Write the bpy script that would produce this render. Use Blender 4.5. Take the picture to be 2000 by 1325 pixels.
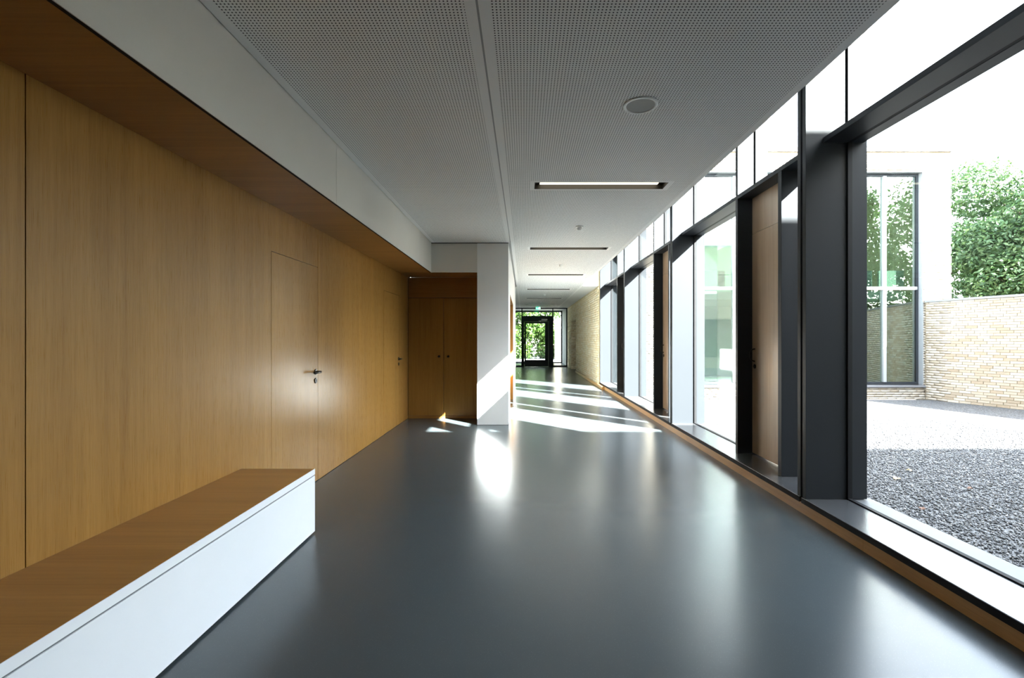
import bpy, math, random
import numpy as np
from mathutils import Vector, Matrix

random.seed(7)
rng = np.random.default_rng(7)
scene = bpy.context.scene
for o in list(bpy.data.objects):
    bpy.data.objects.remove(o)
COL = scene.collection

# ------------------------------------------------------------------ camera
EYE = 1.35
cd = bpy.data.cameras.new('camera')
cam = bpy.data.objects.new('camera', cd)
COL.objects.link(cam)
cam.location = (0, 0, EYE)
cam.rotation_euler = (math.pi / 2, 0, 0)
cd.sensor_width = 36
cd.lens = 16.2
cd.shift_x = -0.0115
cd.clip_start = 0.02
cd.clip_end = 400
scene.camera = cam

# ------------------------------------------------------------------ light
SUN = Vector((-1.0, 0.99, -0.92)).normalized()
sd = bpy.data.lights.new('sun', 'SUN')
sd.energy = 72.0
sd.angle = math.radians(0.53)
sd.color = (1.0, 0.99, 0.97)
sun = bpy.data.objects.new('sun', sd)
COL.objects.link(sun)
sun.rotation_euler = SUN.to_track_quat('-Z', 'Y').to_euler()
sun.location = (12, -12, 14)

world = bpy.data.worlds.new('sky')
scene.world = world
world.use_nodes = True
wn, wl = world.node_tree.nodes, world.node_tree.links
wn.clear()
sky = wn.new('ShaderNodeTexSky')
sky.sky_type = 'NISHITA'
sky.sun_disc = False
sky.sun_elevation = math.asin(-SUN.z)
sky.sun_rotation = math.atan2(-SUN.x, -SUN.y)
sky.air_density = 1.0
sky.dust_density = 0.8
sky.ozone_density = 1.0
hsv = wn.new('ShaderNodeHueSaturation')
hsv.inputs['Saturation'].default_value = 0.42
bg = wn.new('ShaderNodeBackground')
bg.inputs['Strength'].default_value = 1.95
wo = wn.new('ShaderNodeOutputWorld')
wl.new(sky.outputs[0], hsv.inputs['Color'])
wl.new(hsv.outputs[0], bg.inputs[0])
wl.new(bg.outputs[0], wo.inputs[0])

vs = scene.view_settings
scene.display_settings.display_device = 'sRGB'
vs.view_transform = 'Standard'
vs.look = 'None'
vs.exposure = 1.2
vs.gamma = 1.0
vs.use_curve_mapping = False
scene.cycles.max_bounces = 14
scene.cycles.diffuse_bounces = 7
scene.cycles.glossy_bounces = 5
scene.cycles.transparent_max_bounces = 24
scene.cycles.caustics_reflective = False
scene.cycles.caustics_refractive = False
scene.cycles.sample_clamp_indirect = 8.0

# ------------------------------------------------------------------ helpers
def wloc(o):
    v = Vector((0, 0, 0))
    while o is not None:
        v += Vector(o.location)
        o = o.parent
    return v


class MB:
    """collects boxes, lathes and tubes; build() links them as one mesh object"""
    def __init__(self):
        self.v, self.f = [], []

    def box(self, x0, x1, y0, y1, z0, z1):
        n = len(self.v)
        self.v += [(x0, y0, z0), (x1, y0, z0), (x1, y1, z0), (x0, y1, z0),
                   (x0, y0, z1), (x1, y0, z1), (x1, y1, z1), (x0, y1, z1)]
        for q in ((0, 3, 2, 1), (4, 5, 6, 7), (0, 1, 5, 4), (1, 2, 6, 5), (2, 3, 7, 6), (3, 0, 4, 7)):
            self.f.append(tuple(n + i for i in q))
        return self

    def ring_loft(self, rings, cap=True):
        n = len(self.v)
        m = len(rings[0])
        for r in rings:
            self.v += [tuple(p) for p in r]
        for i in range(len(rings) - 1):
            for j in range(m):
                a = n + i * m + j
                b = n + i * m + (j + 1) % m
                self.f.append((a, b, b + m, a + m))
        if cap:
            self.f.append(tuple(n + j for j in reversed(range(m))))
            k = n + (len(rings) - 1) * m
            self.f.append(tuple(k + j for j in range(m)))
        return self

    def lathe(self, c, axis, prof, seg=24):
        """prof: list of (distance along axis, radius)"""
        c = Vector(c)
        ax = Vector(axis).normalized()
        u = ax.orthogonal().normalized()
        w = ax.cross(u)
        rings = []
        for d, r in prof:
            rings.append([c + ax * d + (u * math.cos(t) + w * math.sin(t)) * r
                          for t in [2 * math.pi * k / seg for k in range(seg)]])
        return self.ring_loft(rings)

    def tube(self, pts, r, seg=10):
        pts = [Vector(p) for p in pts]
        rings = []
        prev = None
        for i, p in enumerate(pts):
            t = (pts[min(i + 1, len(pts) - 1)] - pts[max(i - 1, 0)]).normalized()
            if prev is None:
                u = t.orthogonal().normalized()
            else:
                u = (prev - t * prev.dot(t)).normalized()
            prev = u
            w = t.cross(u)
            rr = r[i] if isinstance(r, (list, tuple)) else r
            rings.append([p + (u * math.cos(a) + w * math.sin(a)) * rr
                          for a in [2 * math.pi * k / seg for k in range(seg)]])
        return self.ring_loft(rings)

    def poly(self, pts, d):
        """flat polygon extruded by vector d"""
        d = Vector(d)
        a = [Vector(p) for p in pts]
        return self.ring_loft([a, [p + d for p in a]])

    def build(self, name, mat, parent=None, bevel=0.0, smooth=False):
        off = wloc(parent) if parent is not None else Vector((0, 0, 0))
        me = bpy.data.meshes.new(name)
        me.from_pydata([tuple(Vector(p) - off) for p in self.v], [], self.f)
        me.validate()
        me.update()
        if mat:
            me.materials.append(mat)
        o = bpy.data.objects.new(name, me)
        COL.objects.link(o)
        if parent is not None:
            o.parent = parent
        if smooth:
            for p in me.polygons:
                p.use_smooth = len(p.vertices) == 4
        if bevel:
            b = o.modifiers.new('bevel', 'BEVEL')
            b.width = bevel
            b.segments = 2
            b.limit_method = 'ANGLE'
        return o


def box(name, mat, parent, x0, x1, y0, y1, z0, z1, bevel=0.0):
    return MB().box(x0, x1, y0, y1, z0, z1).build(name, mat, parent, bevel)


def tag(o, label=None, cat=None, group=None, kind=None):
    if label:
        o['label'] = label
    if cat:
        o['category'] = cat
    if group:
        o['group'] = group
    if kind:
        o['kind'] = kind
    return o


def thing(name, label, cat, loc=(0, 0, 0), group=None, kind=None):
    o = bpy.data.objects.new(name, None)
    o.empty_display_size = 0.1
    COL.objects.link(o)
    o.location = loc
    return tag(o, label, cat, group, kind)


def struct(o, label, cat):
    return tag(o, label, cat, None, 'structure')


def dup(root, loc, label=None, group=None):
    r = root.copy()
    COL.objects.link(r)
    r.location = loc
    if label:
        r['label'] = label
    if group:
        r['group'] = group
    for ch in list(root.children):
        c = ch.copy()
        COL.objects.link(c)
        c.parent = r
        for g in list(ch.children):
            d = g.copy()
            COL.objects.link(d)
            d.parent = c
    return r


def fast_mesh(name, verts, quads, mat, parent=None):
    """verts (N,3) numpy, quads (M,4) numpy; for stuff"""
    if parent is not None:
        verts = verts - np.array(wloc(parent))
    me = bpy.data.meshes.new(name)
    me.vertices.add(len(verts))
    me.vertices.foreach_set('co', verts.astype(np.float32).ravel())
    k = quads.shape[1]
    me.loops.add(quads.size)
    me.loops.foreach_set('vertex_index', quads.astype(np.int32).ravel())
    me.polygons.add(len(quads))
    me.polygons.foreach_set('loop_start', np.arange(0, quads.size, k, dtype=np.int32))
    me.polygons.foreach_set('loop_total', np.full(len(quads), k, dtype=np.int32))
    me.update(calc_edges=True)
    me.validate()
    me.materials.append(mat)
    o = bpy.data.objects.new(name, me)
    COL.objects.link(o)
    if parent is not None:
        o.parent = parent
    return o


# ------------------------------------------------------------------ materials
class NT:
    def __init__(self, name):
        self.m = bpy.data.materials.new(name)
        self.m.use_nodes = True
        self.n = self.m.node_tree.nodes
        self.l = self.m.node_tree.links
        self.n.clear()
        self.out = self.n.new('ShaderNodeOutputMaterial')

    def put(self, sock, v):
        if isinstance(v, bpy.types.NodeSocket):
            self.l.new(v, sock)
        else:
            sock.default_value = v

    def node(self, t, **kw):
        n = self.n.new(t)
        for k, v in kw.items():
            setattr(n, k, v)
        return n

    def math(self, op, a, b=None, c=None):
        n = self.node('ShaderNodeMath', operation=op)
        self.put(n.inputs[0], a)
        if b is not None:
            self.put(n.inputs[1], b)
        if c is not None:
            self.put(n.inputs[2], c)
        return n.outputs[0]

    def mix(self, f, a, b, blend='MIX'):
        n = self.node('ShaderNodeMix', data_type='RGBA', blend_type=blend)
        self.put(n.inputs[0], f)
        self.put(n.inputs[6], a)
        self.put(n.inputs[7], b)
        return n.outputs[2]

    def ramp(self, f, stops):
        n = self.node('ShaderNodeValToRGB')
        e = n.color_ramp.elements
        e[0].position, e[0].color = stops[0][0], stops[0][1]
        e[1].position, e[1].color = stops[-1][0], stops[-1][1]
        for p, c in stops[1:-1]:
            x = e.new(p)
            x.color = c
        self.put(n.inputs[0], f)
        return n.outputs[0]

    def coord(self, kind='Object'):
        return self.node('ShaderNodeTexCoord').outputs[kind]

    def mapping(self, v, scale=(1, 1, 1), loc=(0, 0, 0)):
        n = self.node('ShaderNodeMapping')
        self.put(n.inputs['Vector'], v)
        n.inputs['Scale'].default_value = scale
        self.put(n.inputs['Location'], loc)
        return n.outputs[0]

    def noise(self, v, scale, detail=3, rough=0.5, dist=0.0):
        n = self.node('ShaderNodeTexNoise')
        self.put(n.inputs['Vector'], v)
        n.inputs['Scale'].default_value = scale
        n.inputs['Detail'].default_value = detail
        n.inputs['Roughness'].default_value = rough
        n.inputs['Distortion'].default_value = dist
        return n.outputs['Fac']

    def bump(self, h, strength, dist=0.002):
        n = self.node('ShaderNodeBump')
        n.inputs['Strength'].default_value = strength
        n.inputs['Distance'].default_value = dist
        self.put(n.inputs['Height'], h)
        return n.outputs[0]

    def principled(self, color, rough=0.5, spec=0.5, metal=0.0, normal=None, **kw):
        p = self.node('ShaderNodeBsdfPrincipled')
        self.put(p.inputs['Base Color'], color)
        self.put(p.inputs['Roughness'], rough)
        p.inputs['Specular IOR Level'].default_value = spec
        p.inputs['Metallic'].default_value = metal
        if normal is not None:
            self.l.new(normal, p.inputs['Normal'])
        for k, v in kw.items():
            self.put(p.inputs[k.replace('_', ' ')], v)
        self.l.new(p.outputs[0], self.out.inputs[0])
        return p


def C(r, g, b):
    return (r, g, b, 1.0)


def S(r, g, b):
    """sRGB 0-255 to linear"""
    f = lambda c: (c / 255) / 12.92 if c <= 10 else (((c / 255) + 0.055) / 1.055) ** 2.4
    return (f(r), f(g), f(b), 1.0)


def plain(name, col, rough=0.5, spec=0.5, metal=0.0, grain=0.0, gscale=400):
    t = NT(name)
    c = t.coord()
    n = t.noise(c, 3.0, 4)
    col2 = tuple(x * 0.93 for x in col[:3]) + (1,)
    colr = t.mix(n, col2, col)
    nb = t.bump(t.noise(c, gscale, 2), grain, 0.001) if grain else None
    t.principled(colr, rough, spec, metal, nb)
    return t.m


def wood(name, light, dark, axis, rough=0.33, spec=0.45):
    """oak veneer: straight grain along axis, random offset per object"""
    t = NT(name)
    oi = t.node('ShaderNodeObjectInfo')
    off = t.math('MULTIPLY', oi.outputs['Random'], 37.0)
    cmb = t.node('ShaderNodeCombineXYZ')
    for i in range(3):
        t.put(cmb.inputs[i], off)
    c = t.coord()
    s1 = [70, 70, 70]
    s1[axis] = 1.6
    s2 = [9, 9, 9]
    s2[axis] = 0.35
    s3 = [420, 420, 420]
    s3[axis] = 9
    n1 = t.noise(t.mapping(c, s1, cmb.outputs[0]), 1.0, 4, 0.6)
    n2 = t.noise(t.mapping(c, s2, cmb.outputs[0]), 1.0, 3, 0.5, 0.6)
    n3 = t.noise(t.mapping(c, s3, cmb.outputs[0]), 1.0, 2, 0.5)
    a = t.math('MULTIPLY', n1, 0.45)
    b = t.math('MULTIPLY_ADD', n2, 0.45, a)
    f = t.math('MULTIPLY_ADD', n3, 0.30, b)
    mid = tuple((light[i] + dark[i]) / 2 for i in range(3)) + (1,)
    col = t.ramp(f, [(0.40, dark), (0.60, mid), (0.80, light)])
    nb = t.bump(n3, 0.12, 0.0006)
    r = t.math('MULTIPLY_ADD', n3, 0.12, rough - 0.06)
    t.principled(col, r, spec, 0.0, nb)
    return t.m


def glass(name, tint=(0.96, 0.985, 0.975, 1), base=0.045, gain=1.0):
    """thin architectural pane: transparent plus mirror reflection by Schlick's law"""
    t = NT(name)
    g = t.node('ShaderNodeNewGeometry')
    d = t.node('ShaderNodeVectorMath', operation='DOT_PRODUCT')
    t.l.new(g.outputs['Incoming'], d.inputs[0])
    t.l.new(g.outputs['Normal'], d.inputs[1])
    c = t.math('ABSOLUTE', d.outputs['Value'])
    k = t.math('POWER', t.math('SUBTRACT', 1.0, c), 5.0)
    f = t.math('MULTIPLY_ADD', k, (1 - base) * gain, base)
    tr = t.node('ShaderNodeBsdfTransparent')
    tr.inputs[0].default_value = tint
    gl = t.node('ShaderNodeBsdfGlossy')
    gl.inputs['Roughness'].default_value = 0.0
    gl.inputs[0].default_value = (0.95, 1.0, 0.98, 1)
    mx = t.node('ShaderNodeMixShader')
    t.l.new(f, mx.inputs[0])
    t.l.new(tr.outputs[0], mx.inputs[1])
    t.l.new(gl.outputs[0], mx.inputs[2])
    t.l.new(mx.outputs[0], t.out.inputs[0])
    return t.m


def emit(name, col, strength):
    t = NT(name)
    e = t.node('ShaderNodeEmission')
    e.inputs[0].default_value = col
    e.inputs[1].default_value = strength
    t.l.new(e.outputs[0], t.out.inputs[0])
    return t.m


def perforated(name, col, x0, x1, slots):
    """plasterboard with 8 mm holes on an 18 mm grid inside x0..x1, none beside the lamp slots"""
    t = NT(name)
    sp = t.node('ShaderNodeSeparateXYZ')
    t.l.new(t.coord(), sp.inputs[0])
    x, y = sp.outputs[0], sp.outputs[1]
    P = 0.018
    fx = t.math('SUBTRACT', t.math('FRACT', t.math('DIVIDE', t.math('SUBTRACT', x, x0), P)), 0.5)
    fy = t.math('SUBTRACT', t.math('FRACT', t.math('DIVIDE', y, P)), 0.5)
    r = t.math('SQRT', t.math('ADD', t.math('MULTIPLY', fx, fx), t.math('MULTIPLY', fy, fy)))
    hole = t.math('LESS_THAN', r, 0.222)
    ok = t.math('MULTIPLY', t.math('GREATER_THAN', x, x0), t.math('LESS_THAN', x, x1))
    if slots:
        sx0, sx1, sy, pitch, half = slots
        inx = t.math('MULTIPLY', t.math('GREATER_THAN', x, sx0), t.math('LESS_THAN', x, sx1))
        m = t.math('PINGPONG', t.math('SUBTRACT', y, sy), pitch / 2)
        iny = t.math('LESS_THAN', m, half)
        ok = t.math('MULTIPLY', ok, t.math('SUBTRACT', 1.0, t.math('MULTIPLY', inx, iny)))
    hole = t.math('MULTIPLY', hole, ok)
    c = t.mix(hole, col, C(0.012, 0.012, 0.012))
    t.principled(c, 0.75, 0.3, 0.0, t.bump(hole, 0.3, -0.002))
    return t.m


def brick_mat(name, a, b, c, per_object=False, rough=0.85):
    t = NT(name)
    if per_object:
        rnd = t.node('ShaderNodeObjectInfo').outputs['Random']
    else:
        rnd = t.node('ShaderNodeNewGeometry').outputs['Random Per Island']
    col = t.ramp(rnd, [(0.0, a), (0.55, b), (1.0, c)])
    co = t.coord()
    n = t.noise(co, 22, 5, 0.65)
    col = t.mix(t.math('MULTIPLY', n, 0.45), col, tuple(x * 0.55 for x in b[:3]) + (1,))
    t.principled(col, rough, 0.25, 0.0, t.bump(t.noise(co, 60, 4, 0.6), 0.5, 0.006))
    return t.m


def leaf_mat(name, a, b, c):
    t = NT(name)
    rnd = t.node('ShaderNodeNewGeometry').outputs['Random Per Island']
    col = t.ramp(rnd, [(0.0, a), (0.5, b), (1.0, c)])
    p = t.node('ShaderNodeBsdfPrincipled')
    t.l.new(col, p.inputs['Base Color'])
    p.inputs['Roughness'].default_value = 0.5
    p.inputs['Specular IOR Level'].default_value = 0.35
    tl = t.node('ShaderNodeBsdfTranslucent')
    t.l.new(t.mix(0.3, col, C(0.06, 0.11, 0.012)), tl.inputs[0])
    mx = t.node('ShaderNodeMixShader')
    mx.inputs[0].default_value = 0.35
    t.l.new(p.outputs[0], mx.inputs[1])
    t.l.new(tl.outputs[0], mx.inputs[2])
    t.l.new(mx.outputs[0], t.out.inputs[0])
    return t.m


def floor_mat():
    t = NT('linoleum')
    c = t.coord()
    n = t.noise(c, 1.3, 5, 0.55)
    n2 = t.noise(c, 700, 2, 0.5)
    col = t.mix(n, C(0.048, 0.059, 0.063), C(0.058, 0.070, 0.074))
    v = t.node('ShaderNodeTexVoronoi')
    v.inputs['Scale'].default_value = 130
    t.l.new(c, v.inputs['Vector'])
    spk = t.math('LESS_THAN', v.outputs['Distance'], 0.13)
    col = t.mix(t.math('MULTIPLY', spk, 0.35), col, C(0.16, 0.16, 0.165))
    t.principled(col, 0.25, 0.44, 0.0, t.bump(n2, 0.10, 0.0008))
    return t.m


def gravel_mat():
    t = NT('gravel_bed')
    c = t.coord()
    v = t.node('ShaderNodeTexVoronoi')
    v.inputs['Scale'].default_value = 55
    t.l.new(c, v.inputs['Vector'])
    sp = t.node('ShaderNodeSeparateColor')
    t.l.new(v.outputs['Color'], sp.inputs[0])
    col = t.ramp(sp.outputs[0], [(0.0, C(0.04, 0.041, 0.044)), (0.6, C(0.08, 0.081, 0.085)), (1.0, C(0.20, 0.20, 0.205))])
    h = t.math('SUBTRACT', 1.0, v.outputs['Distance'])
    t.principled(col, 0.7, 0.4, 0.0, t.bump(h, 0.9, 0.02))
    return t.m


def pebble_mat():
    t = NT('basalt_chips')
    rnd = t.node('ShaderNodeNewGeometry').outputs['Random Per Island']
    col = t.ramp(rnd, [(0.0, C(0.045, 0.046, 0.049)), (0.7, C(0.092, 0.094, 0.099)), (1.0, C(0.24, 0.24, 0.245))])
    t.principled(col, 0.6, 0.45)
    return t.m


M = {}
M['oak_v'] = wood('oak_upright', C(0.385, 0.203, 0.053), C(0.255, 0.126, 0.029), 2, 0.29, 0.22)
M['oak_x'] = wood('oak_crosswise', C(0.400, 0.200, 0.058), C(0.260, 0.120, 0.032), 0, 0.36, 0.25)
M['oak_y'] = wood('oak_lengthwise', C(0.52, 0.29, 0.11), C(0.33, 0.17, 0.06), 1)
M['brown_v'] = wood('brown_oak', C(0.40, 0.285, 0.185), C(0.27, 0.185, 0.120), 2, 0.34)  # paler, greyer brown than the wall oak
M['white'] = plain('white_lacquer', C(0.89, 0.90, 0.91), 0.42, 0.4)
M['white_pillar'] = plain('white_panel', C(0.84, 0.86, 0.87), 0.5, 0.25)
M['fascia'] = plain('dimmed_white_panel', C(0.66, 0.65, 0.61), 0.5, 0.25)  # white darkened and warmed to imitate the weaker light on the fascia
M['plaster'] = plain('white_plaster', C(0.78, 0.78, 0.76), 0.8, 0.2)
M['graphite'] = plain('graphite_paint', C(0.0255, 0.0285, 0.0325), 0.45, 0.12, 0.0, 0.05)
M['sill'] = plain('sill_plate', C(0.15, 0.154, 0.16), 0.27, 0.4, 0.7)
M['outer_sill'] = plain('outer_sill_metal', C(0.13, 0.134, 0.14), 0.5, 0.3, 0.3)
M['metal_out'] = plain('weathered_metal', C(0.30, 0.31, 0.32), 0.45, 0.5, 0.3)
M['black'] = plain('black_rubber', C(0.008, 0.008, 0.009), 0.7, 0.2)
M['bronze'] = plain('dark_bronze', C(0.030, 0.026, 0.022), 0.28, 0.6, 0.8)
M['steel'] = plain('brushed_steel', C(0.45, 0.45, 0.46), 0.3, 0.5, 1.0)
M['floor'] = floor_mat()
M['glass'] = glass('clear_pane')
M['glass_far'] = glass('coated_pane', (0.62, 0.72, 0.66, 1), 0.16)
M['lamp'] = emit('lamp_diffuser', (1.0, 0.88, 0.66, 1), 1.8)
M['sign_green'] = emit('sign_green', (0.02, 0.62, 0.30, 1), 1.2)
M['sign_white'] = emit('sign_white', (0.85, 1.0, 0.92, 1), 1.6)
M['lamp_inner'] = plain('lamp_housing', C(0.012, 0.010, 0.007), 0.5)
M['grille'] = plain('grey_grille', C(0.34, 0.34, 0.33), 0.7)
M['white_plastic'] = plain('white_plastic', C(0.90, 0.90, 0.88), 0.4)
M['ceil_l'] = perforated('perforated_board_left', C(0.86, 0.855, 0.835), -1.395, -0.270, None)
M['ceil_r'] = perforated('perforated_board_right', C(0.86, 0.855, 0.835), -0.152, 1.622,
                         (0.06, 1.445, 4.5465, 3.15, 0.135))
M['brick_in'] = brick_mat('buff_brick', S(238, 219, 176), S(246, 232, 198), S(251, 243, 220))
M['brick_wall'] = brick_mat('cream_brick', S(158, 145, 126), S(174, 163, 147), S(188, 181, 168))
M['brick_one'] = brick_mat('cream_brick_single', S(154, 136, 114), S(180, 168, 150), S(194, 187, 174), True)
M['mortar_in'] = plain('pale_mortar', S(214, 198, 160), 0.9, 0.2)
M['mortar'] = plain('mortar', S(144, 130, 108), 0.9, 0.2)
M['render'] = plain('cream_render', S(150, 140, 122), 0.85, 0.2)
M['concrete'] = plain('grey_concrete', S(108, 111, 109), 0.8, 0.3)
M['coping'] = plain('coping_zinc', S(120, 120, 122), 0.5, 0.4, 0.3)
M['groove_shade'] = plain('groove_shade_grey', C(0.16, 0.165, 0.17), 0.5, 0.3)  # shade inside the bench groove, put into the colour
M['gravel'] = gravel_mat()
M['pebble'] = pebble_mat()
M['paving'] = plain('paving', S(140, 139, 136), 0.8, 0.2)
M['leaf'] = leaf_mat('tree_leaf', C(0.020, 0.050, 0.018), C(0.046, 0.096, 0.034), C(0.095, 0.150, 0.062))
M['leaf_hedge'] = leaf_mat('hedge_leaf', C(0.016, 0.045, 0.006), C(0.036, 0.083, 0.011), C(0.066, 0.115, 0.018))
M['bark'] = plain('bark', C(0.085, 0.065, 0.048), 0.9, 0.2, 0.0, 0.6, 40)
M['blind'] = plain('pale_wall', S(205, 222, 205), 0.8)
M['dead_leaf'] = plain('dry_leaf', S(214, 190, 140), 0.7)
M['dead_leaf_red'] = plain('dry_leaf_red', S(112, 82, 66), 0.7)

# ------------------------------------------------------------------ key dimensions
H = 2.862            # ceiling of the hall
XL = -1.967          # oak wall
XF = -1.453          # fascia and bench front
ZS = 2.397           # soffit
XC = -0.241          # corridor side wall
YP = 7.232           # pillar front
YC = 7.83            # cupboard front
XS = 2.150           # sill front
XG = 2.485           # glass
YE = 22.35           # end glazing
YB = -2.5            # wall behind the viewpoint
ZG = -0.34           # courtyard ground
PITCH = 3.17
Y0 = 3.53            # face of the first jamb
YW = 13.10           # where the glazing ends
ZT = 3.72            # head of the glazing

# ------------------------------------------------------------------ floor, roof, walls
struct(box('floor', M['floor'], None, -2.2, 2.62, YB - 0.1, 26.1, -0.12, 0.0),
       'dark grey speckled linoleum floor with satin sheen', 'floor')

ceil = struct(box('ceiling', M['plaster'], None, -2.2, 1.60, YB, YE + 0.1, 2.955, 3.05),
              'white perforated plasterboard ceiling with recessed lamp slots', 'ceiling')
SLX0, SLX1 = 0.105, 1.400
SLOTS = [4.447 + 3.15 * k for k in range(5)]
SW = 0.199
# left board
MB().box(-1.447, -0.217, YB, YP - 0.004, H, H + 0.0125).build('ceiling_panel', M['ceil_l'], ceil)
# right board with five slots cut out
mb = MB()
xr = 1.68
ys = YB
for s in SLOTS:
    e = s + SW
    yend = min(s, YW) if s > YW and ys < YW else s
    mb.box(-0.206, xr, ys, yend, H, H + 0.0125)
    if yend < s:
        mb.box(-0.206, xr, yend, s, H, H + 0.0125)
    mb.box(-0.206, SLX0, s, e, H, H + 0.0125)
    mb.box(SLX1, xr, s, e, H, H + 0.0125)
    ys = e
mb.box(-0.206, xr, ys, YE, H, H + 0.0125)
mb.build('ceiling_panel', M['ceil_r'], ceil)
MB().box(1.68, 2.14, YW, YE, H, H + 0.0125).build('ceiling_panel', M['plaster'], ceil)
MB().box(-2.1, -0.206, 13.4, YE, H, H + 0.0125).build('ceiling_panel', M['plaster'], ceil)
MB().box(-0.217, -0.206, YB, YP, H + 0.004, H + 0.0125).build('joint_strip', M['grille'], ceil)
MB().box(1.66, 1.68, YB, YW, H + 0.0125, 2.955).build('edge_strip', M['plaster'], ceil)

struct(box('trim_1', M['plaster'], None, 1.55, 1.60, YB, YW, 3.05, 3.78),
       'white upstand hidden above the ceiling edge at the light slot', 'wall')
struct(box('trim_3', M['plaster'], None, 1.60, 2.128, YW + 0.0, YW + 0.06, H + 0.014, 3.78),
       'white end panel closing the light slot above the brick wall', 'wall')
struct(box('ceiling_roof', M['plaster'], None, -2.3, 2.66, YB - 0.1, 26.2, 3.78, 3.98),
       'flat roof slab high above the window strip', 'roof')

struct(box('wall_back', M['oak_v'], None, -2.2, 2.62, YB - 0.15, YB, 0, 3.78),
       'oak panelled wall behind the viewpoint', 'wall')
struct(box('wall_right', M['graphite'], None, 2.16, 2.62, YB, 0.36, 0, 3.78),
       'short solid dark wall beside the first window bay', 'wall')
struct(box('wall_plinth', M['concrete'], None, 2.20, 2.66, YB, YW, ZG - 0.1, 0.075),
       'concrete upstand under the window strip outside', 'wall')

# oak wall with flush doors
wl_ = struct(box('wall_left', M['black'], None, -2.12, XL - 0.018, YB, 8.05, 0, 3.05),
             'oak veneer wall of tall flush panels', 'wall')
G = 0.0024
D1 = (3.591, 4.404)
D2 = (6.480, 7.295)
DZ = 2.035
px0, px1 = XL - 0.018, XL


def panel(parts):
    m = MB()
    for (a, b, c, d) in parts:
        m.box(px0, px1, a, b, c, d)
    return m.build('panel', M['oak_v'], wl_)


panel([(YB, -0.77 - G, 0.004, ZS)])
panel([(-0.77 + G, 1.819 - G, 0.004, ZS)])
panel([(1.819 + G, D1[0] - G, 0.004, ZS), (D1[0] - G, D1[1] - G, DZ + G, ZS)])
panel([(D1[1] + G, D2[0] - G, 0.004, ZS), (D2[0] - G, D2[1] + G, DZ + G, ZS), (D2[1] + G, YC - 0.004, 0.004, ZS)])


def lever_set(leaf, y, z):
    """rosette, lever and key escutcheon as one dark fitting each"""
    m = MB()
    m.lathe((XL, y, z), (1, 0, 0), [(0, 0.026), (0.006, 0.026), (0.009, 0.023)], 28)
    m.build('rosette', M['bronze'], leaf, smooth=False)
    pts = [(XL + 0.006, y, z), (XL + 0.040, y, z), (XL + 0.052, y - 0.004, z), (XL + 0.057, y - 0.016, z),
           (XL + 0.057, y - 0.06, z), (XL + 0.056, y - 0.105, z - 0.001), (XL + 0.050, y - 0.122, z - 0.001),
           (XL + 0.040, y - 0.128, z - 0.001)]
    MB().tube(pts, [0.0095, 0.0095, 0.0105, 0.0105, 0.0105, 0.010, 0.0095, 0.008], 12).build('lever', M['bronze'], leaf, smooth=True)
    e = MB().lathe((XL, y, z - 0.083), (1, 0, 0), [(0, 0.026), (0.006, 0.026), (0.009, 0.022)], 28).build('escutcheon', M['bronze'], leaf)
    return e


def flush_door(name, y0, y1, label):
    r = thing(name, label, 'door', (XL, (y0 + y1) / 2, 0), kind='structure')
    leaf = box('leaf', M['oak_v'], r, px0, px1, y0 + G, y1 - G, 0.006, DZ - G)
    lever_set(leaf, y1 - 0.054, 1.040)
    m = MB()
    m.lathe((XL + 0.0085, y1 - 0.054, 0.962), (1, 0, 0), [(0, 0.008), (0.002, 0.008)], 14)
    m.box(XL + 0.0085, XL + 0.0105, y1 - 0.0575, y1 - 0.0505, 0.940, 0.962)
    m.build('keyhole', M['black'], r)
    return r


flush_door('door_1', D1[0], D1[1], 'nearer flush oak door with dark lever handle beyond the bench end')
flush_door('door_2', D2[0], D2[1], 'farther flush oak door with dark lever handle next to the cupboard corner')

# white fascia with wooden soffit
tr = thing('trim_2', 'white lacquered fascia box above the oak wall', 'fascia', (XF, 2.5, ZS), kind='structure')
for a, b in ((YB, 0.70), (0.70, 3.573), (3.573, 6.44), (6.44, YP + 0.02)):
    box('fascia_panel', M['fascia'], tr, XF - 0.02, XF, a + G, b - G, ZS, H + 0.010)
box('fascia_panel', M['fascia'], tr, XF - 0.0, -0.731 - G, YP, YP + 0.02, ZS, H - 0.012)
sf = box('soffit', M['oak_x'], tr, XL + 0.001, XF - 0.021, YB, YP + 0.02, ZS, ZS + 0.02)
box('shadow_gap', M['black'], tr, XF - 0.020, XF - 0.004, YB, YP + 0.016, ZS - 0.0012, ZS - 0.0002)
sf['label'] = 'dark oak underside of the white fascia box'
box('soffit', M['oak_x'], tr, XL + 0.001, -0.735, YP + 0.022, YC, ZS, ZS + 0.02)
box('shadow_gap', M['black'], tr, XF - 0.015, XC, YP + 0.005, YP + 0.03, H - 0.010, H + 0.012)

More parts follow.
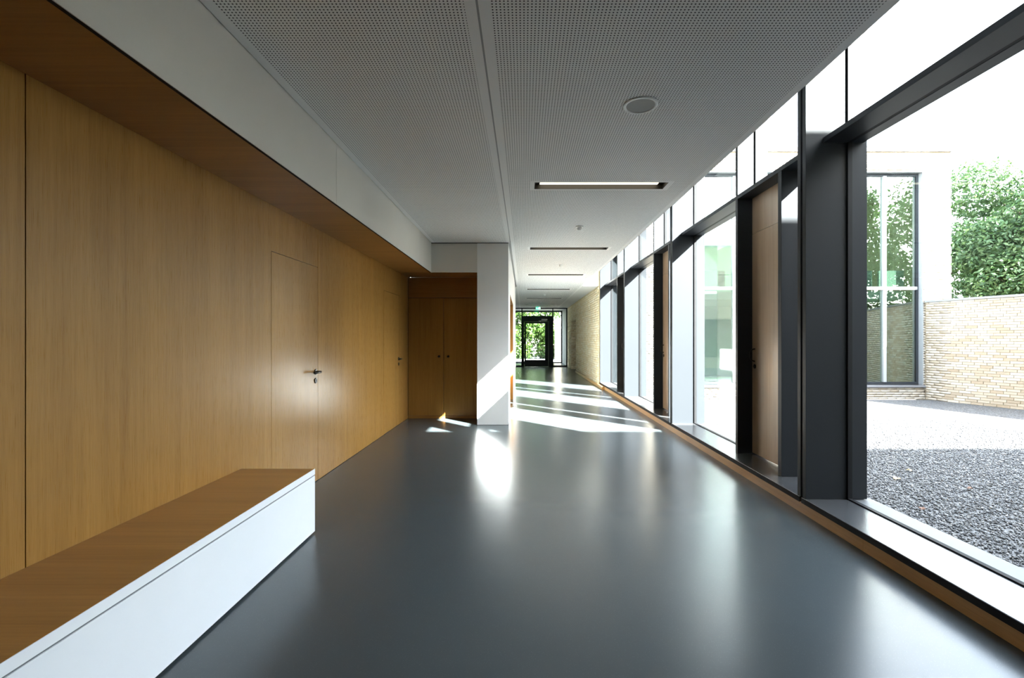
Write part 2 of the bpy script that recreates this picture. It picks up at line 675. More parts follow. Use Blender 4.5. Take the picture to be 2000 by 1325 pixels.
# pillar and corridor side wall
D3 = (8.12, 10.30)
pil = struct(box('wall_pillar', M['white_pillar'], None, -0.731, XC, YP, D3[0], 0.004, H - 0.010),
             'white lacquered pillar block at the cupboard niche, partly in sun', 'pillar')
wc = struct(box('wall_corridor', M['white'], None, -0.60, XC, D3[1], 13.4, 0.0, H),
            'white corridor side wall beyond the wooden door recess', 'wall')
box('header', M['white'], wc, -0.60, XC, D3[0] + 0.001, D3[1], 2.13, H)
box('backing', M['plaster'], wc, -2.0, -0.62, 8.15, 8.25, 0, 3.0)
d3 = thing('door_3', 'oak double door set back in the corridor side wall', 'door', (-0.42, 9.2, 0), kind='structure')
m = MB()
m.box(-0.598, XC + 0.002, D3[0], D3[0] + 0.025, 0.0, 2.13)
m.box(-0.598, XC + 0.002, D3[1] - 0.025, D3[1], 0.0, 2.13)
m.box(-0.598, XC + 0.002, D3[0] + 0.025, D3[1] - 0.025, 2.105, 2.13)
m.build('lining', M['oak_v'], d3)
for a, b in ((8.147, 9.208), (9.212, 10.273)):
    box('leaf', M['oak_v'], d3, -0.50, -0.455, a, b, 0.005, 2.103)
struct(box('wall_left_far', M['plaster'], None, -2.1, -2.0, 13.4, YE, 0, H), 'white side wall of the far lobby', 'wall')
struct(box('wall_lobby', M['plaster'], None, -2.1, -0.60, 13.3, 13.4, 0, H), 'white return wall of the far lobby', 'wall')

# ------------------------------------------------------------------ built in cupboard
cb = thing('cupboard', 'built-in oak cupboard with two doors in the niche left of the white pillar', 'cupboard', (-1.35, YC, 0))
box('body', M['black'], cb, XL + 0.002, -0.735, YC + 0.022, YC + 0.30, 0.0, ZS)
box('plinth', M['oak_x'], cb, XL + 0.002, -0.735, YC + 0.004, YC + 0.022, 0.0, 0.042)
SPL = -1.362
for a, b, kx in ((XL + 0.006, SPL - 0.003, SPL - 0.078), (SPL + 0.003, -0.737, SPL + 0.078)):
    dr = box('door', M['oak_v'], cb, a, b, YC, YC + 0.020, 0.048, 2.044)
    MB().lathe((kx, YC, 1.054), (0, -1, 0), [(0, 0.020), (0.003, 0.020), (0.004, 0.009), (0.016, 0.009), (0.020, 0.017), (0.030, 0.018), (0.034, 0.013)], 20).build('knob', M['bronze'], dr, smooth=True)
box('top_panel', M['oak_x'], cb, XL + 0.006, -0.737, YC, YC + 0.020, 2.052, ZS - 0.002)

# ------------------------------------------------------------------ bench
bn = thing('bench', 'long low white bench with oak seat along the oak wall', 'bench', (-1.71, 1.2, 0))
BY0, BY1 = -1.6, 3.206
box('seat', M['oak_x'], bn, XL + 0.001, XF - 0.003, BY0, BY1, 0.407, 0.447)
o = box('edge_strip', M['white'], bn, XF - 0.0028, XF, BY0, BY1 + 0.002, 0.407, 0.447)
o['label'] = 'white front edge of the oak seat'
box('front_panel', M['white'], bn, XF - 0.018, XF, BY0, BY1, 0.014, 0.399)
box('end_panel', M['white'], bn, XL + 0.001, XF - 0.018, BY1 - 0.018, BY1, 0.014, 0.399)
box('plinth', M['black'], bn, XL + 0.03, XF - 0.03, BY0, BY1 - 0.03, 0.0, 0.399)
box('groove', M['groove_shade'], bn, XL + 0.002, XF - 0.005, BY0, BY1 - 0.004, 0.399, 0.407)

# ------------------------------------------------------------------ window strip
def window_bay(idx, yN):
    """yN: inner face of the jamb nearest to the viewpoint"""
    yF = yN + PITCH - 0.107
    r = thing('window_%d' % idx, '', 'window', (XS, yN, 0), kind='structure')
    gm = M['graphite']
    box('jamb', gm, r, 2.160, 2.630, yF, yF + 0.042, 0.122, ZT, 0.0015)
    box('jamb', gm, r, 2.160, 2.630, yN - 0.042, yN, 0.122, ZT, 0.0015)
    box('joint_filler', M['black'], r, 2.185, 2.600, yF + 0.042, yF + 0.065, 0.0, ZT)
    box('sill', M['sill'], r, XS + 0.004, 2.474, yN - 0.042, yF + 0.042, 0.080, 0.122, 0.001)
    box('sill_edge_shade', M['black'], r, XS, XS + 0.004, yN - 0.042, yF + 0.042, 0.080, 0.1205)  # black strip paints the dark room mirrored in the sill front
    box('outer_sill', M['outer_sill'], r, 2.512, 2.680, yN - 0.042, yF + 0.042, 0.080, 0.116)
    fa, fb = yN + 0.471, yN + 0.528     # fin beside the narrow pane
    ga, gb = yN + 1.297, yN + 1.348     # fin beside the wide pane
    box('transom', gm, r, 2.295, 2.474, yN, yF, 2.854, 2.895, 0.0015)
    box('outer_transom', gm, r, 2.505, 2.600, yN, yF, 2.854, 2.895)
    box('fin', gm, r, 2.297, 2.610, fa, fb, 0.122, 2.854, 0.0015)
    box('fin', gm, r, 2.290, 2.610, ga, gb, 0.122, 2.854, 0.0015)
    box('fin', gm, r, 2.290, 2.610, ga, gb, 2.895, ZT, 0.0015)
    box('head', gm, r, 2.20, 2.630, yN, yF, ZT, ZT + 0.06)
    # opaque ventilation door between the fins
    df = box('door_frame', gm, r, 2.440, 2.470, fb, fb + 0.028, 0.122, 2.854)
    leaf = box('vent_door', M['brown_v'], r, 2.445, 2.500, fb + 0.028, ga - 0.004, 0.138, 2.468)
    leaf['label'] = 'brown wooden ventilation door'
    tp = box('top_panel', M['brown_v'], r, 2.445, 2.500, fb + 0.028, ga - 0.004, 2.474, 2.852)
    tp['label'] = 'brown wooden panel above the ventilation door'
    hy = ga - 0.060
    arc = [(2.445, hy, 1.115), (2.425, hy, 1.118), (2.408, hy, 1.130), (2.397, hy, 1.150), (2.393, hy, 1.180),
           (2.397, hy, 1.210), (2.408, hy, 1.230), (2.425, hy, 1.242), (2.445, hy, 1.245)]
    hd = MB().tube(arc, 0.007, 10).build('handle', M['bronze'], leaf, smooth=True)
    MB().lathe((2.445, hy, 1.06), (-1, 0, 0), [(0, 0.024), (0.006, 0.024), (0.008, 0.02)], 20).build('lock_plate', M['bronze'], leaf)
    for z in (0.30, 1.30, 2.30):
        MB().lathe((2.436, fb + 0.036, z - 0.05), (0, 0, 1), [(0, 0.009), (0.10, 0.009)], 10).build('hinge', gm, leaf)
    # panes with gaskets
    def pane(a, b, z0, z1):
        p = box('pane', M['glass'], r, XG, XG + 0.008, a + 0.006, b - 0.006, z0 + 0.006, z1 - 0.006)
        m = MB()
        w = 0.014
        x0, x1 = XG - 0.011, XG + 0.022
        m.box(x0, x1, a, a + w, z0, z1)
        m.box(x0, x1, b - w, b, z0, z1)
        m.box(x0, x1, a + w, b - w, z0, z0 + w)
        m.box(x0, x1, a + w, b - w, z1 - w, z1)
        m.build('gasket', M['black'], p)
    pane(yN, fa, 0.116, 2.870)
    pane(gb, yF, 0.116, 2.870)
    pane(yN, ga, 2.880, ZT)
    pane(gb, yF, 2.880, ZT)
    return r


wb = window_bay(1, Y0 - PITCH + 0.107)
wb['label'] = 'nearest bay of the dark framed window strip with a wide pane onto the gravel court'
labs = ['second bay of the dark framed window strip with the nearest brown ventilation door',
        'third bay of the dark framed window strip with a brown ventilation door',
        'fourth and farthest bay of the dark framed window strip before the brick wall']
for k in range(1, 4):
    w = dup(wb, (XS, Y0 + PITCH * (k - 1) + 0.107, 0), labs[k - 1])
    w.name = 'window_%d' % (k + 1)
# oak skirting in lengths
bb = thing('baseboard_right', 'oak skirting board below the dark window sill', 'skirting', (2.16, 5, 0), kind='structure')
ye = [YB, -0.1, 2.93, 6.1, 9.2, 12.3, 15.3, 18.5, 18.7]
for i in range(len(ye) - 2):
    box('board', M['oak_y'], bb, 2.156 if ye[i] < 12 else 2.085, 2.185, ye[i] + 0.0008, (ye[i + 1] if i < len(ye) - 3 else 18.66) - 0.0008, 0.0, 0.080)

# ------------------------------------------------------------------ inner brick wall beyond the windows
def brick_rows(u0, u1, z0, z1, holes=(), L=0.240, hgt=0.056, j=0.011, seed=1):
    """list of (u, z, length) boxes of a running bond"""
    out = []
    rr = random.Random(seed)
    row = 0
    z = z0
    while z + hgt * 0.6 < z1:
        u = u0 - (0, 0.5, 0.25, 0.75)[row % 4] * L
        h = min(hgt, z1 - z)
        while u < u1:
            a, b = max(u, u0), min(u + L, u1)
            segs = [(a, b)]
            for (ha, hb, za, zb) in holes:
                if z + h > za + 0.01 and z < zb - 0.01:
                    ns = []
                    for (p, q) in segs:
                        if q <= ha or p >= hb:
                            ns.append((p, q))
                        else:
                            if p < ha:
                                ns.append((p, ha))
                            if q > hb:
                                ns.append((hb, q))
                    segs = ns
            for (p, q) in segs:
                if q - p > 0.03:
                    out.append((p, q, z, z + h, rr.random()))
            u += L + j
        z += hgt + j
        row += 1
    return out


def brick_stuff(name, rows, axis, face, depth, sign, mat, parent):
    """axis 'x' or 'y' runs along the wall; face is the outer plane, bricks go depth behind it"""
    V, Q = [], []
    base = np.array([(0, 3, 2, 1), (4, 5, 6, 7), (0, 1, 5, 4), (1, 2, 6, 5), (2, 3, 7, 6), (3, 0, 4, 7)])
    for (p, q, z0, z1, r) in rows:
        pr = face + sign * (r - 0.5) * 0.006
        bk = face - sign * depth
        lo, hi = min(pr, bk), max(pr, bk)
        n = len(V)
        if axis == 'x':
            x0, x1, y0, y1 = p, q, lo, hi
        else:
            x0, x1, y0, y1 = lo, hi, p, q
        V += [(x0, y0, z0), (x1, y0, z0), (x1, y1, z0), (x0, y1, z0), (x0, y0, z1), (x1, y0, z1), (x1, y1, z1), (x0, y1, z1)]
        Q.append(base + n)
    o = fast_mesh(name, np.array(V, dtype=float), np.concatenate(Q), mat, parent)
    o['kind'] = 'stuff'
    return o


NI = (18.70, 20.60, 0.0, 2.12)       # door niche in the brick wall
wbk = MB()
wbk.box(2.13, 2.62, YW - 0.02, NI[0], 0, 3.78)
wbk.box(2.13, 2.62, NI[1], YE + 0.1, 0, 3.78)
wbk.box(2.13, 2.62, NI[0], NI[1], NI[3], 3.78)
wbk.box(2.55, 2.62, NI[0], NI[1], 0, NI[3])
wbr = struct(wbk.build('wall_right_far', M['mortar_in'], None), 'buff brick wall of the far corridor with a door niche', 'wall')
brick_stuff('bricks', brick_rows(YW - 0.01, YE + 0.05, 0.082, H, [NI], seed=3), 'y', 2.115, 0.03, -1, M['brick_in'], wbr)
nb = box('niche_reveal', M['brick_in'], wbr, 2.115, 2.55, NI[1] - 0.012, NI[1], 0.0, NI[3])
brick_stuff('niche_bricks', brick_rows(2.118, 2.55, 0.02, NI[3], seed=5), 'x', NI[1] - 0.016, 0.012, -1, M['brick_in'], wbr)
d5 = thing('door_5', 'wooden door deep in the niche of the brick wall', 'door', (2.5, 19.6, 0), kind='structure')
box('leaf', M['oak_v'], d5, 2.50, 2.545, NI[0] + 0.03, NI[1] - 0.03, 0.005, NI[3] - 0.02)

# ------------------------------------------------------------------ ceiling fittings
def slot_lamp(y, label):
    r = thing('slot_lamp', label, 'lamp', ((SLX0 + SLX1) / 2, y + SW / 2, H), group='recessed slot lamps in the corridor ceiling')
    m = MB()
    t = 0.004
    x0, x1, y0, y1 = SLX0 + 0.0005, SLX1 - 0.0005, y + 0.0005, y + SW - 0.0005
    zt = H + 0.075
    m.box(x0, x0 + t, y0, y1, H, zt)
    m.box(x1 - t, x1, y0, y1, H, zt)
    m.box(x0 + t, x1 - t, y0, y0 + t, H, zt)
    m.box(x0 + t, x1 - t, y1 - t, y1, H, zt)
    m.box(x0, x1, y0, y1, zt, zt + t)
    m.build('housing', M['lamp_inner'], r)
    MB().box(x0 + 0.055, x1 - 0.055, y0 + t, y1 - t, H + 0.046, H + 0.055).build('diffuser', M['lamp'], r)
    box('end_cap', M['lamp_inner'], r, x0 + t, x0 + 0.055, y0 + t, y1 - t, H + 0.046, H + 0.055)
    box('end_cap', M['lamp_inner'], r, x1 - 0.055, x1 - t, y0 + t, y1 - t, H + 0.046, H + 0.055)
    return r


names = ['recessed slot lamp nearest to the viewer, its glowing diffuser in view',
         'second recessed slot lamp from the viewer, dark slit above the pillar end',
         'third recessed slot lamp from the viewer in the white corridor ceiling',
         'fourth recessed slot lamp from the viewer, a thin dark line',
         'farthest recessed slot lamp, a thin line before the end glazing']
l0 = slot_lamp(SLOTS[0], names[0])
for k in range(1, 5):
    dup(l0, (l0.location.x, l0.location.y + 3.15 * k, H), names[k])

sp = thing('ceiling_speaker', 'round white rimmed loudspeaker in the ceiling with grey grille', 'loudspeaker', (0.754, 2.978, H))
ring = []
MB().lathe((0.754, 2.978, H), (0, 0, -1), [(0, 0.1105), (0.004, 0.1105), (0.0075, 0.106), (0.0075, 0.094), (0.003, 0.0895), (0.0, 0.0895)], 64).build('rim', M['white_plastic'], sp, smooth=True)
MB().lathe((0.754, 2.978, H), (0, 0, -1), [(0.0, 0.089), (0.0036, 0.089), (0.0042, 0.05)], 64).build('grille', M['grille'], sp)


def detector(x, y, label):
    r = thing('motion_detector', label, 'detector', (x, y, H), group='motion detectors along the ceiling')
    MB().lathe((x, y, H), (0, 0, -1), [(0, 0.054), (0.008, 0.054), (0.012, 0.050)], 32).build('base', M['white_plastic'], r)
    MB().lathe((x, y, H - 0.012), (0, 0, -1), [(0, 0.030), (0.010, 0.034), (0.024, 0.034), (0.036, 0.026), (0.044, 0.014), (0.046, 0.004)], 28).build('lens', M['white_plastic'], r, smooth=True)
    return r


dn = ['white motion detector between the first and second slot lamps',
      'white motion detector between the second and third slot lamps',
      'small white motion detector between the fourth and fifth slot lamps',
      'farthest white motion detector beyond the last slot lamp']
d0 = detector(0.749, 6.185, dn[0])
for (x, y), lb in zip(((0.745, 9.32), (0.715, 15.6), (0.69, 18.7)), dn[1:]):
    dup(d0, (x, y, H), lb)
dl = None
for x, lb in ((0.13, 'left of two small downlights in the ceiling before the entrance door'),
              (1.30, 'right of two small downlights in the ceiling before the entrance door')):
    if dl is None:
        dl = thing('downlight', lb, 'lamp', (x, 20.4, H), group='downlights before the entrance door')
        MB().lathe((x, 20.4, H), (0, 0, -1), [(0, 0.085), (0.004, 0.085), (0.006, 0.07)], 32).build('rim', M['grille'], dl)
        MB().lathe((x, 20.4, H - 0.0062), (0, 0, -1), [(0, 0.066), (0.001, 0.066)], 32).build('reflector', M['lamp_inner'], dl)
    else:
        dup(dl, (x, 20.4, H), lb)

# exit sign
ex = thing('exit_sign', 'small green emergency exit sign hanging above the entrance door', 'sign', (0.652, 21.0, H))
box('panel', M['sign_green'], ex, 0.546, 0.758, 21.0, 21.03, 2.69, 2.812)
box('bracket', M['white_plastic'], ex, 0.57, 0.735, 21.0, 21.03, 2.812, H)
m = MB()
yy = 20.996
def P(pts):
    m.poly([(x, 21.0, z) for x, z in pts], (0, -0.003, 0))
m.lathe((0.700, 21.0, 2.793), (0, -1, 0), [(0, 0.009), (0.003, 0.009)], 12)           # head
P([(0.672, 2.780), (0.702, 2.784), (0.694, 2.742), (0.678, 2.742)])                     # trunk
P([(0.680, 2.745), (0.694, 2.745), (0.716, 2.720), (0.712, 2.705), (0.700, 2.722)])     # leg ahead
P([(0.676, 2.746), (0.688, 2.742), (0.676, 2.712), (0.652, 2.705), (0.652, 2.713), (0.668, 2.720)])
P([(0.700, 2.782), (0.722, 2.764), (0.718, 2.757), (0.694, 2.772)])                     # arm ahead
P([(0.676, 2.780), (0.656, 2.768), (0.654, 2.752), (0.662, 2.754), (0.668, 2.764)])
m.build('figure', M['sign_white'], ex)
m = MB()
P([(0.728, 2.700), (0.750, 2.700), (0.750, 2.802), (0.728, 2.802)])
m.build('doorway', M['sign_white'], ex)
m = MB()
P([(0.560, 2.751), (0.590, 2.782), (0.590, 2.763), (0.634, 2.763), (0.634, 2.739), (0.590, 2.739), (0.590, 2.720)])
m.build('arrow', M['sign_white'], ex)

# ------------------------------------------------------------------ end glazing with entrance door
eg = thing('window_5', 'dark framed end glazing around the entrance door', 'window', (0.6, YE, 0), kind='structure')
gm = M['graphite']
box('post', gm, eg, -2.0, -1.94, YE, YE + 0.08, 0, H)
box('post', gm, eg, -0.115, -0.065, YE, YE + 0.08, 0, H)
box('post', gm, eg, 1.385, 1.435, YE, YE + 0.08, 0, H)
box('post', gm, eg, 2.055, 2.115, YE, YE + 0.08, 0, H)
box('rail', gm, eg, -1.94, -0.115, YE, YE + 0.08, H - 0.05, H)
box('rail', gm, eg, -0.065, 1.385, YE, YE + 0.08, H - 0.05, H)
box('rail', gm, eg, 1.435, 2.055, YE, YE + 0.08, H - 0.05, H)
box('rail', gm, eg, -0.065, 1.385, YE, YE + 0.08, 2.40, 2.47)
box('rail', gm, eg, -1.94, -0.115, YE, YE + 0.08, 0, 0.07)
box('rail', gm, eg, 1.435, 2.055, YE, YE + 0.08, 0, 0.07)
for (a, b, z0, z1) in ((-1.94, -0.115, 0.07, H - 0.05), (1.435, 2.055, 0.07, H - 0.05), (-0.065, 1.385, 2.47, H - 0.05)):
    box('pane', M['glass'], eg, a, b, YE + 0.035, YE + 0.045, z0, z1)
ed = thing('door_4', 'dark framed glazed entrance door at the end of the corridor', 'door', (0.6, YE, 0), kind='structure')
m = MB()
m.box(-0.065, 0.02, YE - 0.01, YE + 0.07, 0, 2.40)
m.box(1.20, 1.385, YE - 0.01, YE + 0.07, 0, 2.40)
m.box(0.02, 1.20, YE - 0.01, YE + 0.07, 2.20, 2.40)
m.build('frame', gm, ed)
lf = MB()
lf.box(0.025, 0.11, YE - 0.02, YE + 0.05, 0.01, 2.195)
lf.box(1.03, 1.195, YE - 0.02, YE + 0.05, 0.01, 2.195)
lf.box(0.11, 1.03, YE - 0.02, YE + 0.05, 2.105, 2.195)
lf.box(0.11, 1.03, YE - 0.02, YE + 0.05, 0.01, 0.335)
lf = lf.build('leaf', gm, ed)
box('pane', M['glass'], lf, 0.11, 1.03, YE + 0.01, YE + 0.02, 0.335, 2.105)
m = MB()
m.tube([(0.17, YE - 0.02, 0.55), (0.17, YE - 0.075, 0.55)], 0.01, 8)
m.tube([(0.17, YE - 0.02, 1.45), (0.17, YE - 0.075, 1.45)], 0.01, 8)
m.tube([(0.17, YE - 0.075, 0.45), (0.17, YE - 0.075, 1.55)], 0.017, 10)
m.build('handle', M['bronze'], lf)
m = MB()
m.box(0.86, 1.14, YE - 0.07, YE - 0.02, 2.26, 2.32)
m.build('door_closer', M['steel'], ed)
m = MB()
m.box(0.72, 1.10, YE - 0.06, YE - 0.035, 2.215, 2.235)
m.build('closer_arm', M['steel'], ed)
# porch behind the end glazing
po = struct(box('wall_porch', M['concrete'], None, 2.17, 2.45, YE + 0.1, 26.1, 0, 3.78), 'grey side wall of the entrance porch', 'wall')
struct(box('ceiling_porch', M['concrete'], None, -2.3, 2.45, YE + 0.1, 26.1, 2.95, 3.05), 'grey ceiling of the entrance porch', 'ceiling')
w6 = thing('window_6', 'dark outer glazing frame of the entrance porch', 'window', (0.6, 26, 0), kind='structure')
box('post', gm, w6, 2.10, 2.17, 26.0, 26.07, 0, 2.95)
box('post', gm, w6, -2.1, -2.03, 26.0, 26.07, 0, 2.95)
box('rail', gm, w6, -2.03, 2.10, 26.0, 26.07, 2.86, 2.95)
box('rail', gm, w6, -2.03, 2.10, 26.0, 26.07, 0.0, 0.06)
struct(box('wall_porch_left', M['plaster'], None, -2.3, -2.1, YE + 0.1, 26.1, 0, 2.95), 'pale left wall of the entrance porch', 'wall')

# ------------------------------------------------------------------ courtyard ground
struct(MB().box(2.66, 60, -40, 12.8, ZG - 0.2, ZG).box(12.2, 60, 12.8, 70, ZG - 0.2, ZG).build('floor_courtyard', M['gravel'], None),
       'dark gravel ground of the courtyard', 'ground')
struct(box('floor_forecourt', M['paving'], None, -14, 12, 26.12, 60, -0.25, -0.02), 'pale paving before the hedge outside the end door', 'ground')

# loose basalt chips near the window (stuff)
gb_ = None
N = 90000
gx = 2.70 + rng.random(N) ** 1.1 * 6.3
gy = 1.6 + rng.random(N) * 8.0
keep = gx / np.maximum(gy, 0.1) < 1.35
keep &= gx / np.maximum(gy, 0.1) > 0.42
gx, gy = gx[keep], gy[keep]
N = len(gx)
oct_v = np.array([(1, 0, 0), (-1, 0, 0), (0, 1, 0), (0, -1, 0), (0, 0, 1), (0, 0, -1)], float)
oct_f = np.array([(0, 2, 4), (2, 1, 4), (1, 3, 4), (3, 0, 4), (2, 0, 5), (1, 2, 5), (3, 1, 5), (0, 3, 5)])
sz = (0.007 + 0.009 * rng.random((N, 1, 1))) * (0.6 + 0.7 * rng.random((N, 1, 3)))
A = rng.normal(size=(N, 3, 3))
Qm, _ = np.linalg.qr(A)
pv = np.einsum('nij,nkj->nki', Qm, oct_v[None] * sz)
pv += np.stack([gx, gy, np.full(N, ZG + 0.004) + 0.006 * rng.random(N)], -1)[:, None, :]
pf = (oct_f[None] + (np.arange(N) * 6)[:, None, None]).reshape(-1, 3)
gr = fast_mesh('gravel', pv.reshape(-1, 3), pf, M['pebble'])
tag(gr, 'loose dark basalt chips covering the court outside the near window', 'gravel', None, 'stuff')


def dry_leaf(x, y, s, rot, mat, label):
    m = MB()
    pts = []
    for k in range(14):
        a = 2 * math.pi * k / 14
        rr = s * (0.62 + 0.38 * (k % 2)) * (1.15 if abs(math.cos(a)) > 0.8 else 0.8)
        pts.append((x + rr * math.cos(a + rot), y + rr * math.sin(a + rot), ZG + 0.034 + 0.010 * math.sin(2 * a)))
    m.poly(pts, (0, 0, 0.003))
    o = m.build('fallen_leaf', mat, None)
    tag(o, label, 'leaf', 'dry leaves on the gravel')


for (px, py, s, mt, lb) in ((1751, 937, 0.050, 'dead_leaf', 'larger pale dry leaf on the gravel beside the post'),
                            (1775, 921, 0.036, 'dead_leaf', 'small pale dry leaf just behind the larger one on the gravel'),
                            (1895, 957, 0.034, 'dead_leaf_red', 'reddish dry leaf on the gravel, farthest right of the scattered leaves'),
                            (1799, 996, 0.034, 'dead_leaf_red', 'reddish dry leaf on the gravel nearest to the window sill')):
    yq = 900 * (EYE - ZG - 0.02) / (py - 663)
    dry_leaf((px - 1023) * yq / 900, yq, s, px, M[mt], lb)

# ------------------------------------------------------------------ garden wall with single bricks
GW0 = Vector((11.20, 12.86, ZG))
gw = thing('garden_wall', 'cream brick garden wall closing the gravel court', 'wall', GW0)
ang = math.atan2(-0.94, 0.339)
gw.rotation_euler = (0, 0, ang)      # local x runs along the wall away from the annex, local -y faces the court
HW = 2.425 - ZG
def local_box(name, mat, x0, x1, y0, y1, z0, z1):
    me_ = MB().box(x0, x1, y0, y1, z0, z1)
    o = me_.build(name, mat, None)
    o.parent = gw
    return o
local_box('core', M['mortar'], 0.0, 14, 0.012, 0.28, 0, HW - 0.06)
local_box('coping', M['coping'], 0.0, 14, -0.025, 0.30, HW - 0.055, HW)
rows = brick_rows(0.02, 13.9, 0.004, HW - 0.06, seed=9, hgt=0.056, j=0.012)
vis = [b for b in rows if b[0] < 2.25]
vis.sort(key=lambda b: -b[0])
single = set(id(b) for b in vis[:298])
bm_ = MB().box(-0.5, 0.5, 0, 1, 0, 1)
bme = None
rb = random.Random(4)
for b in vis[:298]:
    if bme is None:
        o = bm_.build('brick', M['brick_one'], None)
        bme = o
    else:
        o = bme.copy()
        COL.objects.link(o)
    o.parent = gw
    o.location = ((b[0] + b[1]) / 2, (b[4] - 0.5) * 0.008, b[2])
    o.scale = (b[1] - b[0], 0.05, b[3] - b[2])
    o.rotation_euler = (0, 0, (rb.random() - 0.5) * 0.012)
rest = [b for b in rows if id(b) not in single]
o = brick_stuff('bricks', rest, 'x', 0.0, 0.04, -1, M['brick_wall'], None)
o.parent = gw

# ------------------------------------------------------------------ annex across the court
YA = 12.90
ZA = 6.60
XA0, XA1 = 2.66, 11.97
an = thing('annex_building', 'two-storey cream brick annex with tall dark windows across the court', 'building', (7.3, YA, ZG))
WA = (4.90, 7.00)
WBW = (8.30, 11.18)
WZ0, WZ1 = 0.06, 6.05
m = MB()
xs = [XA0, WA[0], WA[1], WBW[0], WBW[1], XA1]
for i in (0, 2, 4):
    m.box(xs[i], xs[i + 1], YA + 0.03, YA + 0.35, ZG, ZA)
for i in (1, 3):
    m.box(xs[i], xs[i + 1], YA + 0.03, YA + 0.35, ZG, WZ0)
    m.box(xs[i], xs[i + 1], YA + 0.03, YA + 0.35, WZ1, ZA)
m.box(XA1 - 0.35, XA1, YA + 0.35, 20.0, ZG, ZA)
m.box(XA0, XA1, 19.8, 20.1, ZG, ZA)
m.build('wall', M['mortar'], an)
brick_stuff('bricks', brick_rows(XA0, XA1, ZG, ZA - 0.05,
            [(WA[0], WA[1], WZ0, WZ1), (WBW[0], WBW[1], WZ0, WZ1)], seed=11), 'x', YA, 0.05, -1, M['brick_wall'], an)
box('roof', M['coping'], an, XA0, XA1 + 0.03, YA - 0.03, 20.1, ZA, ZA + 0.12)
box('band', M['render'], an, WBW[1] + 0.02, XA1 + 0.02, YA - 0.02, YA + 0.02, 2.74, 2.80)
m = MB()
m.box(XA0, XA1 - 0.36, YA + 1.1, 19.7, 2.55, 2.80)
m.build('storey_floor', M['plaster'], an)
box('room_wall', M['blind'], an, XA0, XA1 - 0.36, 17.0, 17.1, ZG, ZA - 0.1)
box('room_floor', M['paving'], an, XA0, XA1 - 0.36, YA + 0.36, 17.0, ZG, 0.0)


def tall_window(xa, xb, mulls):
    yr = YA + 0.13
    fr = MB()
    w = 0.075
    fr.box(xa, xa + w, yr, yr + 0.09, WZ0, WZ1)
    fr.box(xb - w, xb, yr, yr + 0.09, WZ0, WZ1)
    fr.box(xa + w, xb - w, yr, yr + 0.09, WZ0, WZ0 + w)
    fr.box(xa + w, xb - w, yr, yr + 0.09, WZ1 - 0.10, WZ1)
    f = fr.build('window', M['graphite'], an)
    rv = MB()
    rv.box(xb - 0.02, xb + 0.0, YA - 0.01, yr, WZ0, WZ1)
    rv.box(xa, xa + 0.02, YA - 0.01, yr, WZ0, WZ1)
    rv.box(xa + 0.02, xb - 0.02, YA - 0.01, yr, WZ1 - 0.02, WZ1)
    rv.build('reveal', M['metal_out'], f)
    box('transom', M['metal_out'], f, xa + w, xb - w, yr - 0.03, yr + 0.08, 2.745, 2.825)
    edges = [xa + w] + list(mulls) + [xb - w]
    for q in mulls:
        for z0, z1 in ((WZ0 + w, 2.745), (2.825, WZ1 - 0.10)):
            box('mullion', M['metal_out'], f, q - 0.045, q + 0.045, yr - 0.03, yr + 0.08, z0, z1)
    for i in range(len(edges) - 1):
        a = edges[i] + (0.045 if i else 0)
        b = edges[i + 1] - (0.045 if i < len(edges) - 2 else 0)
        for z0, z1 in ((WZ0 + w, 2.745), (2.825, WZ1 - 0.10)):
            box('pane', M['glass_far'], f, a, b, yr + 0.03, yr + 0.04, z0, z1)
    box('window_sill', M['coping'], f, xa - 0.03, xb + 0.12, YA - 0.06, yr + 0.02, WZ0 - 0.06, WZ0)
    for i in range(len(edges) - 1):
        box('parapet', M['concrete'], an, edges[i] + 0.06, edges[i + 1] - 0.14, YA + 0.40, YA + 0.46, 2.83, 3.32)


tall_window(WA[0], WA[1], [5.95])
tall_window(WBW[0], WBW[1], [9.24, 10.19])

# wing behind the viewpoint whose roof edge shades the near part of the court
wg = thing('courtyard_wing', 'two-storey cream rendered wing closing the court behind the viewpoint', 'building', (9.5, -4, ZG))
box('wall', M['render'], wg, 2.70, 17.5, -8.0, -0.60, ZG, 6.68)
box('roof', M['coping'], wg, 2.66, 17.54, -8.0, -0.58, 6.68, 6.78)
for k in range(4):
    f = box('window', M['graphite'], wg, 4.0 + 3.2 * k, 5.6 + 3.2 * k, -0.60, -0.56, 0.3, 2.5)
    box('pane', M['glass_far'], f, 4.07 + 3.2 * k, 5.53 + 3.2 * k, -0.56, -0.55, 0.37, 2.43)

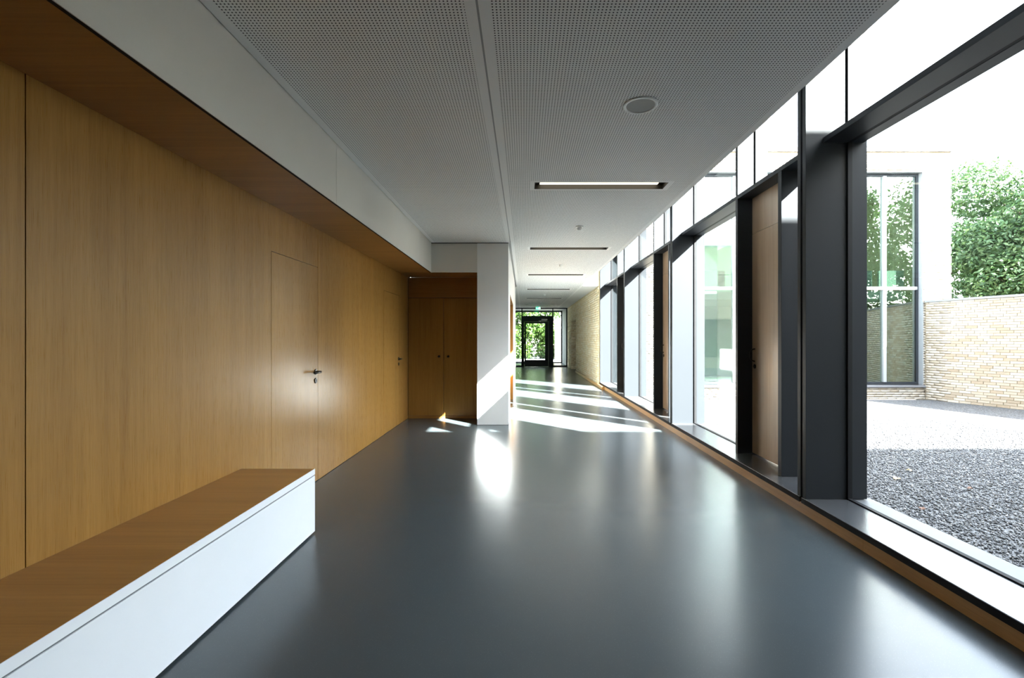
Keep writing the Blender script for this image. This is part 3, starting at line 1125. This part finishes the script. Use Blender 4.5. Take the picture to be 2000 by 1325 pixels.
# ------------------------------------------------------------------ foliage
def foliage(name, blobs, n, size, mat, parent, up=0.5, seed=1):
    g = np.random.default_rng(seed)
    vol = np.array([b[3] * b[4] * b[5] for b in blobs]) ** 0.67
    idx = g.choice(len(blobs), n, p=vol / vol.sum())
    B = np.array(blobs)[idx]
    d = g.normal(size=(n, 3))
    d /= np.linalg.norm(d, axis=1)[:, None]
    rad = 1 - np.abs(g.normal(size=n)) * 0.16
    cl = 1 + 0.10 * np.sin(d[:, :1] * 9 + B[:, :1]) * np.sin(d[:, 1:2] * 8) + 0.08 * np.sin(d[:, 2:] * 11)
    pos = B[:, :3] + d * B[:, 3:6] * rad[:, None] * cl
    nrm = d * 0.7 + g.normal(size=(n, 3)) * 0.6 + np.array([0, 0, up])
    nrm /= np.linalg.norm(nrm, axis=1)[:, None]
    t = np.cross(nrm, g.normal(size=(n, 3)))
    t /= np.linalg.norm(t, axis=1)[:, None]
    b = np.cross(nrm, t)
    s = size * (0.6 + 0.8 * g.random((n, 1)))
    v = np.stack([pos - t * s, pos - b * s * 0.45 + nrm * s * 0.12, pos + t * s, pos + b * s * 0.45 + nrm * s * 0.12], 1)
    q = np.arange(n * 4).reshape(n, 4)
    o = fast_mesh(name, v.reshape(-1, 3), q, mat, parent)
    o['kind'] = 'stuff'
    return o


def tree(x, y, h, r, label, n, size, seed):
    t = thing('deciduous_tree', label, 'tree', (x, y, ZG), group='trees around the court')
    rr = random.Random(seed)
    m = MB()
    m.tube([(x, y, ZG), (x + 0.05, y, ZG + h * 0.2), (x - 0.08, y + 0.1, ZG + h * 0.5), (x, y, ZG + h * 0.85)], [0.24, 0.19, 0.13, 0.04], 10)
    m.build('trunk', M['bark'], t)
    m = MB()
    blobs = []
    for k in range(44):
        a = rr.random() * 6.283
        zz = h * (0.26 + 0.66 * rr.random())
        env = math.sqrt(max(0.05, 1 - ((zz / h - 0.52) / 0.52) ** 2))
        d = r * env * (0.35 + 0.55 * rr.random())
        bx, by, bz = x + d * math.cos(a), y + d * math.sin(a), ZG + zz
        s = r * (0.26 + 0.14 * rr.random())
        blobs.append((bx, by, bz, s, s, s * 0.8))
        if k % 2 == 0:
            m.tube([(x, y, ZG + zz * 0.6), (x + (bx - x) * 0.5, y + (by - y) * 0.5, ZG + zz * 0.85), (bx, by, bz)], [0.05, 0.035, 0.015], 6)
    blobs.append((x, y, ZG + h * 0.5, r * 0.6, r * 0.6, h * 0.32))
    m.build('branches', M['bark'], t)
    foliage('foliage', blobs, n, size, M['leaf'], t, 0.5, seed)
    return t


tree(21.9, 18.6, 9.0, 4.6, 'large leafy tree rising behind the garden wall', 110000, 0.085, 21)
tree(31.0, 25.0, 10.0, 5.5, 'leafy tree farther back behind the large one', 18000, 0.17, 22)
tree(26.0, -11.5, 14.0, 4.7, 'leafy tree mirrored in the annex windows', 20000, 0.17, 23)
tree(37.5, -14.0, 16.0, 6.0, 'second leafy tree mirrored in the annex windows', 16000, 0.19, 24)

tree(29.0, 10.5, 11.5, 5.0, 'unseen tree added behind the garden wall to dim the low sky', 11000, 0.26, 25)  # unseen, added to block horizon sky and darken the upper walls
tree(30.5, -0.5, 12.5, 4.6, 'unseen tree added opposite the window strip to dim the low sky', 11000, 0.26, 26)  # likewise added out of sight as a screen against sky light

hg = thing('hedge', 'tall sunlit green hedge outside the end door', 'hedge', (0.5, 31.5, 0))
bl = []
rh = random.Random(31)
for k in range(150):
    bl.append((-5 + 12 * rh.random(), 31.8 + 1.3 * rh.random(), 0.2 + 5.0 * rh.random() ** 1.15, 0.75, 0.7, 0.7))
foliage('foliage', bl, 80000, 0.09, M['leaf_hedge'], hg, 0.4, 32)
m = MB()
for k in range(14):
    xx = -4.8 + k * 0.86
    m.tube([(xx, 32.4, -0.02), (xx + 0.1, 32.4, 1.6), (xx - 0.1, 32.5, 4.2)], [0.05, 0.04, 0.02], 6)
m.build('stems', M['bark'], hg)
fw = thing('forecourt_wall', 'white brick wall end outside the right pane of the end glazing', 'wall', (2.9, 30.3, 0))
box('core', M['mortar'], fw, 2.02, 4.6, 30.03, 30.3, -0.02, 2.40)
brick_stuff('bricks', brick_rows(2.02, 4.6, -0.015, 2.38, seed=41), 'x', 30.0, 0.05, -1, M['brick_wall'], fw)
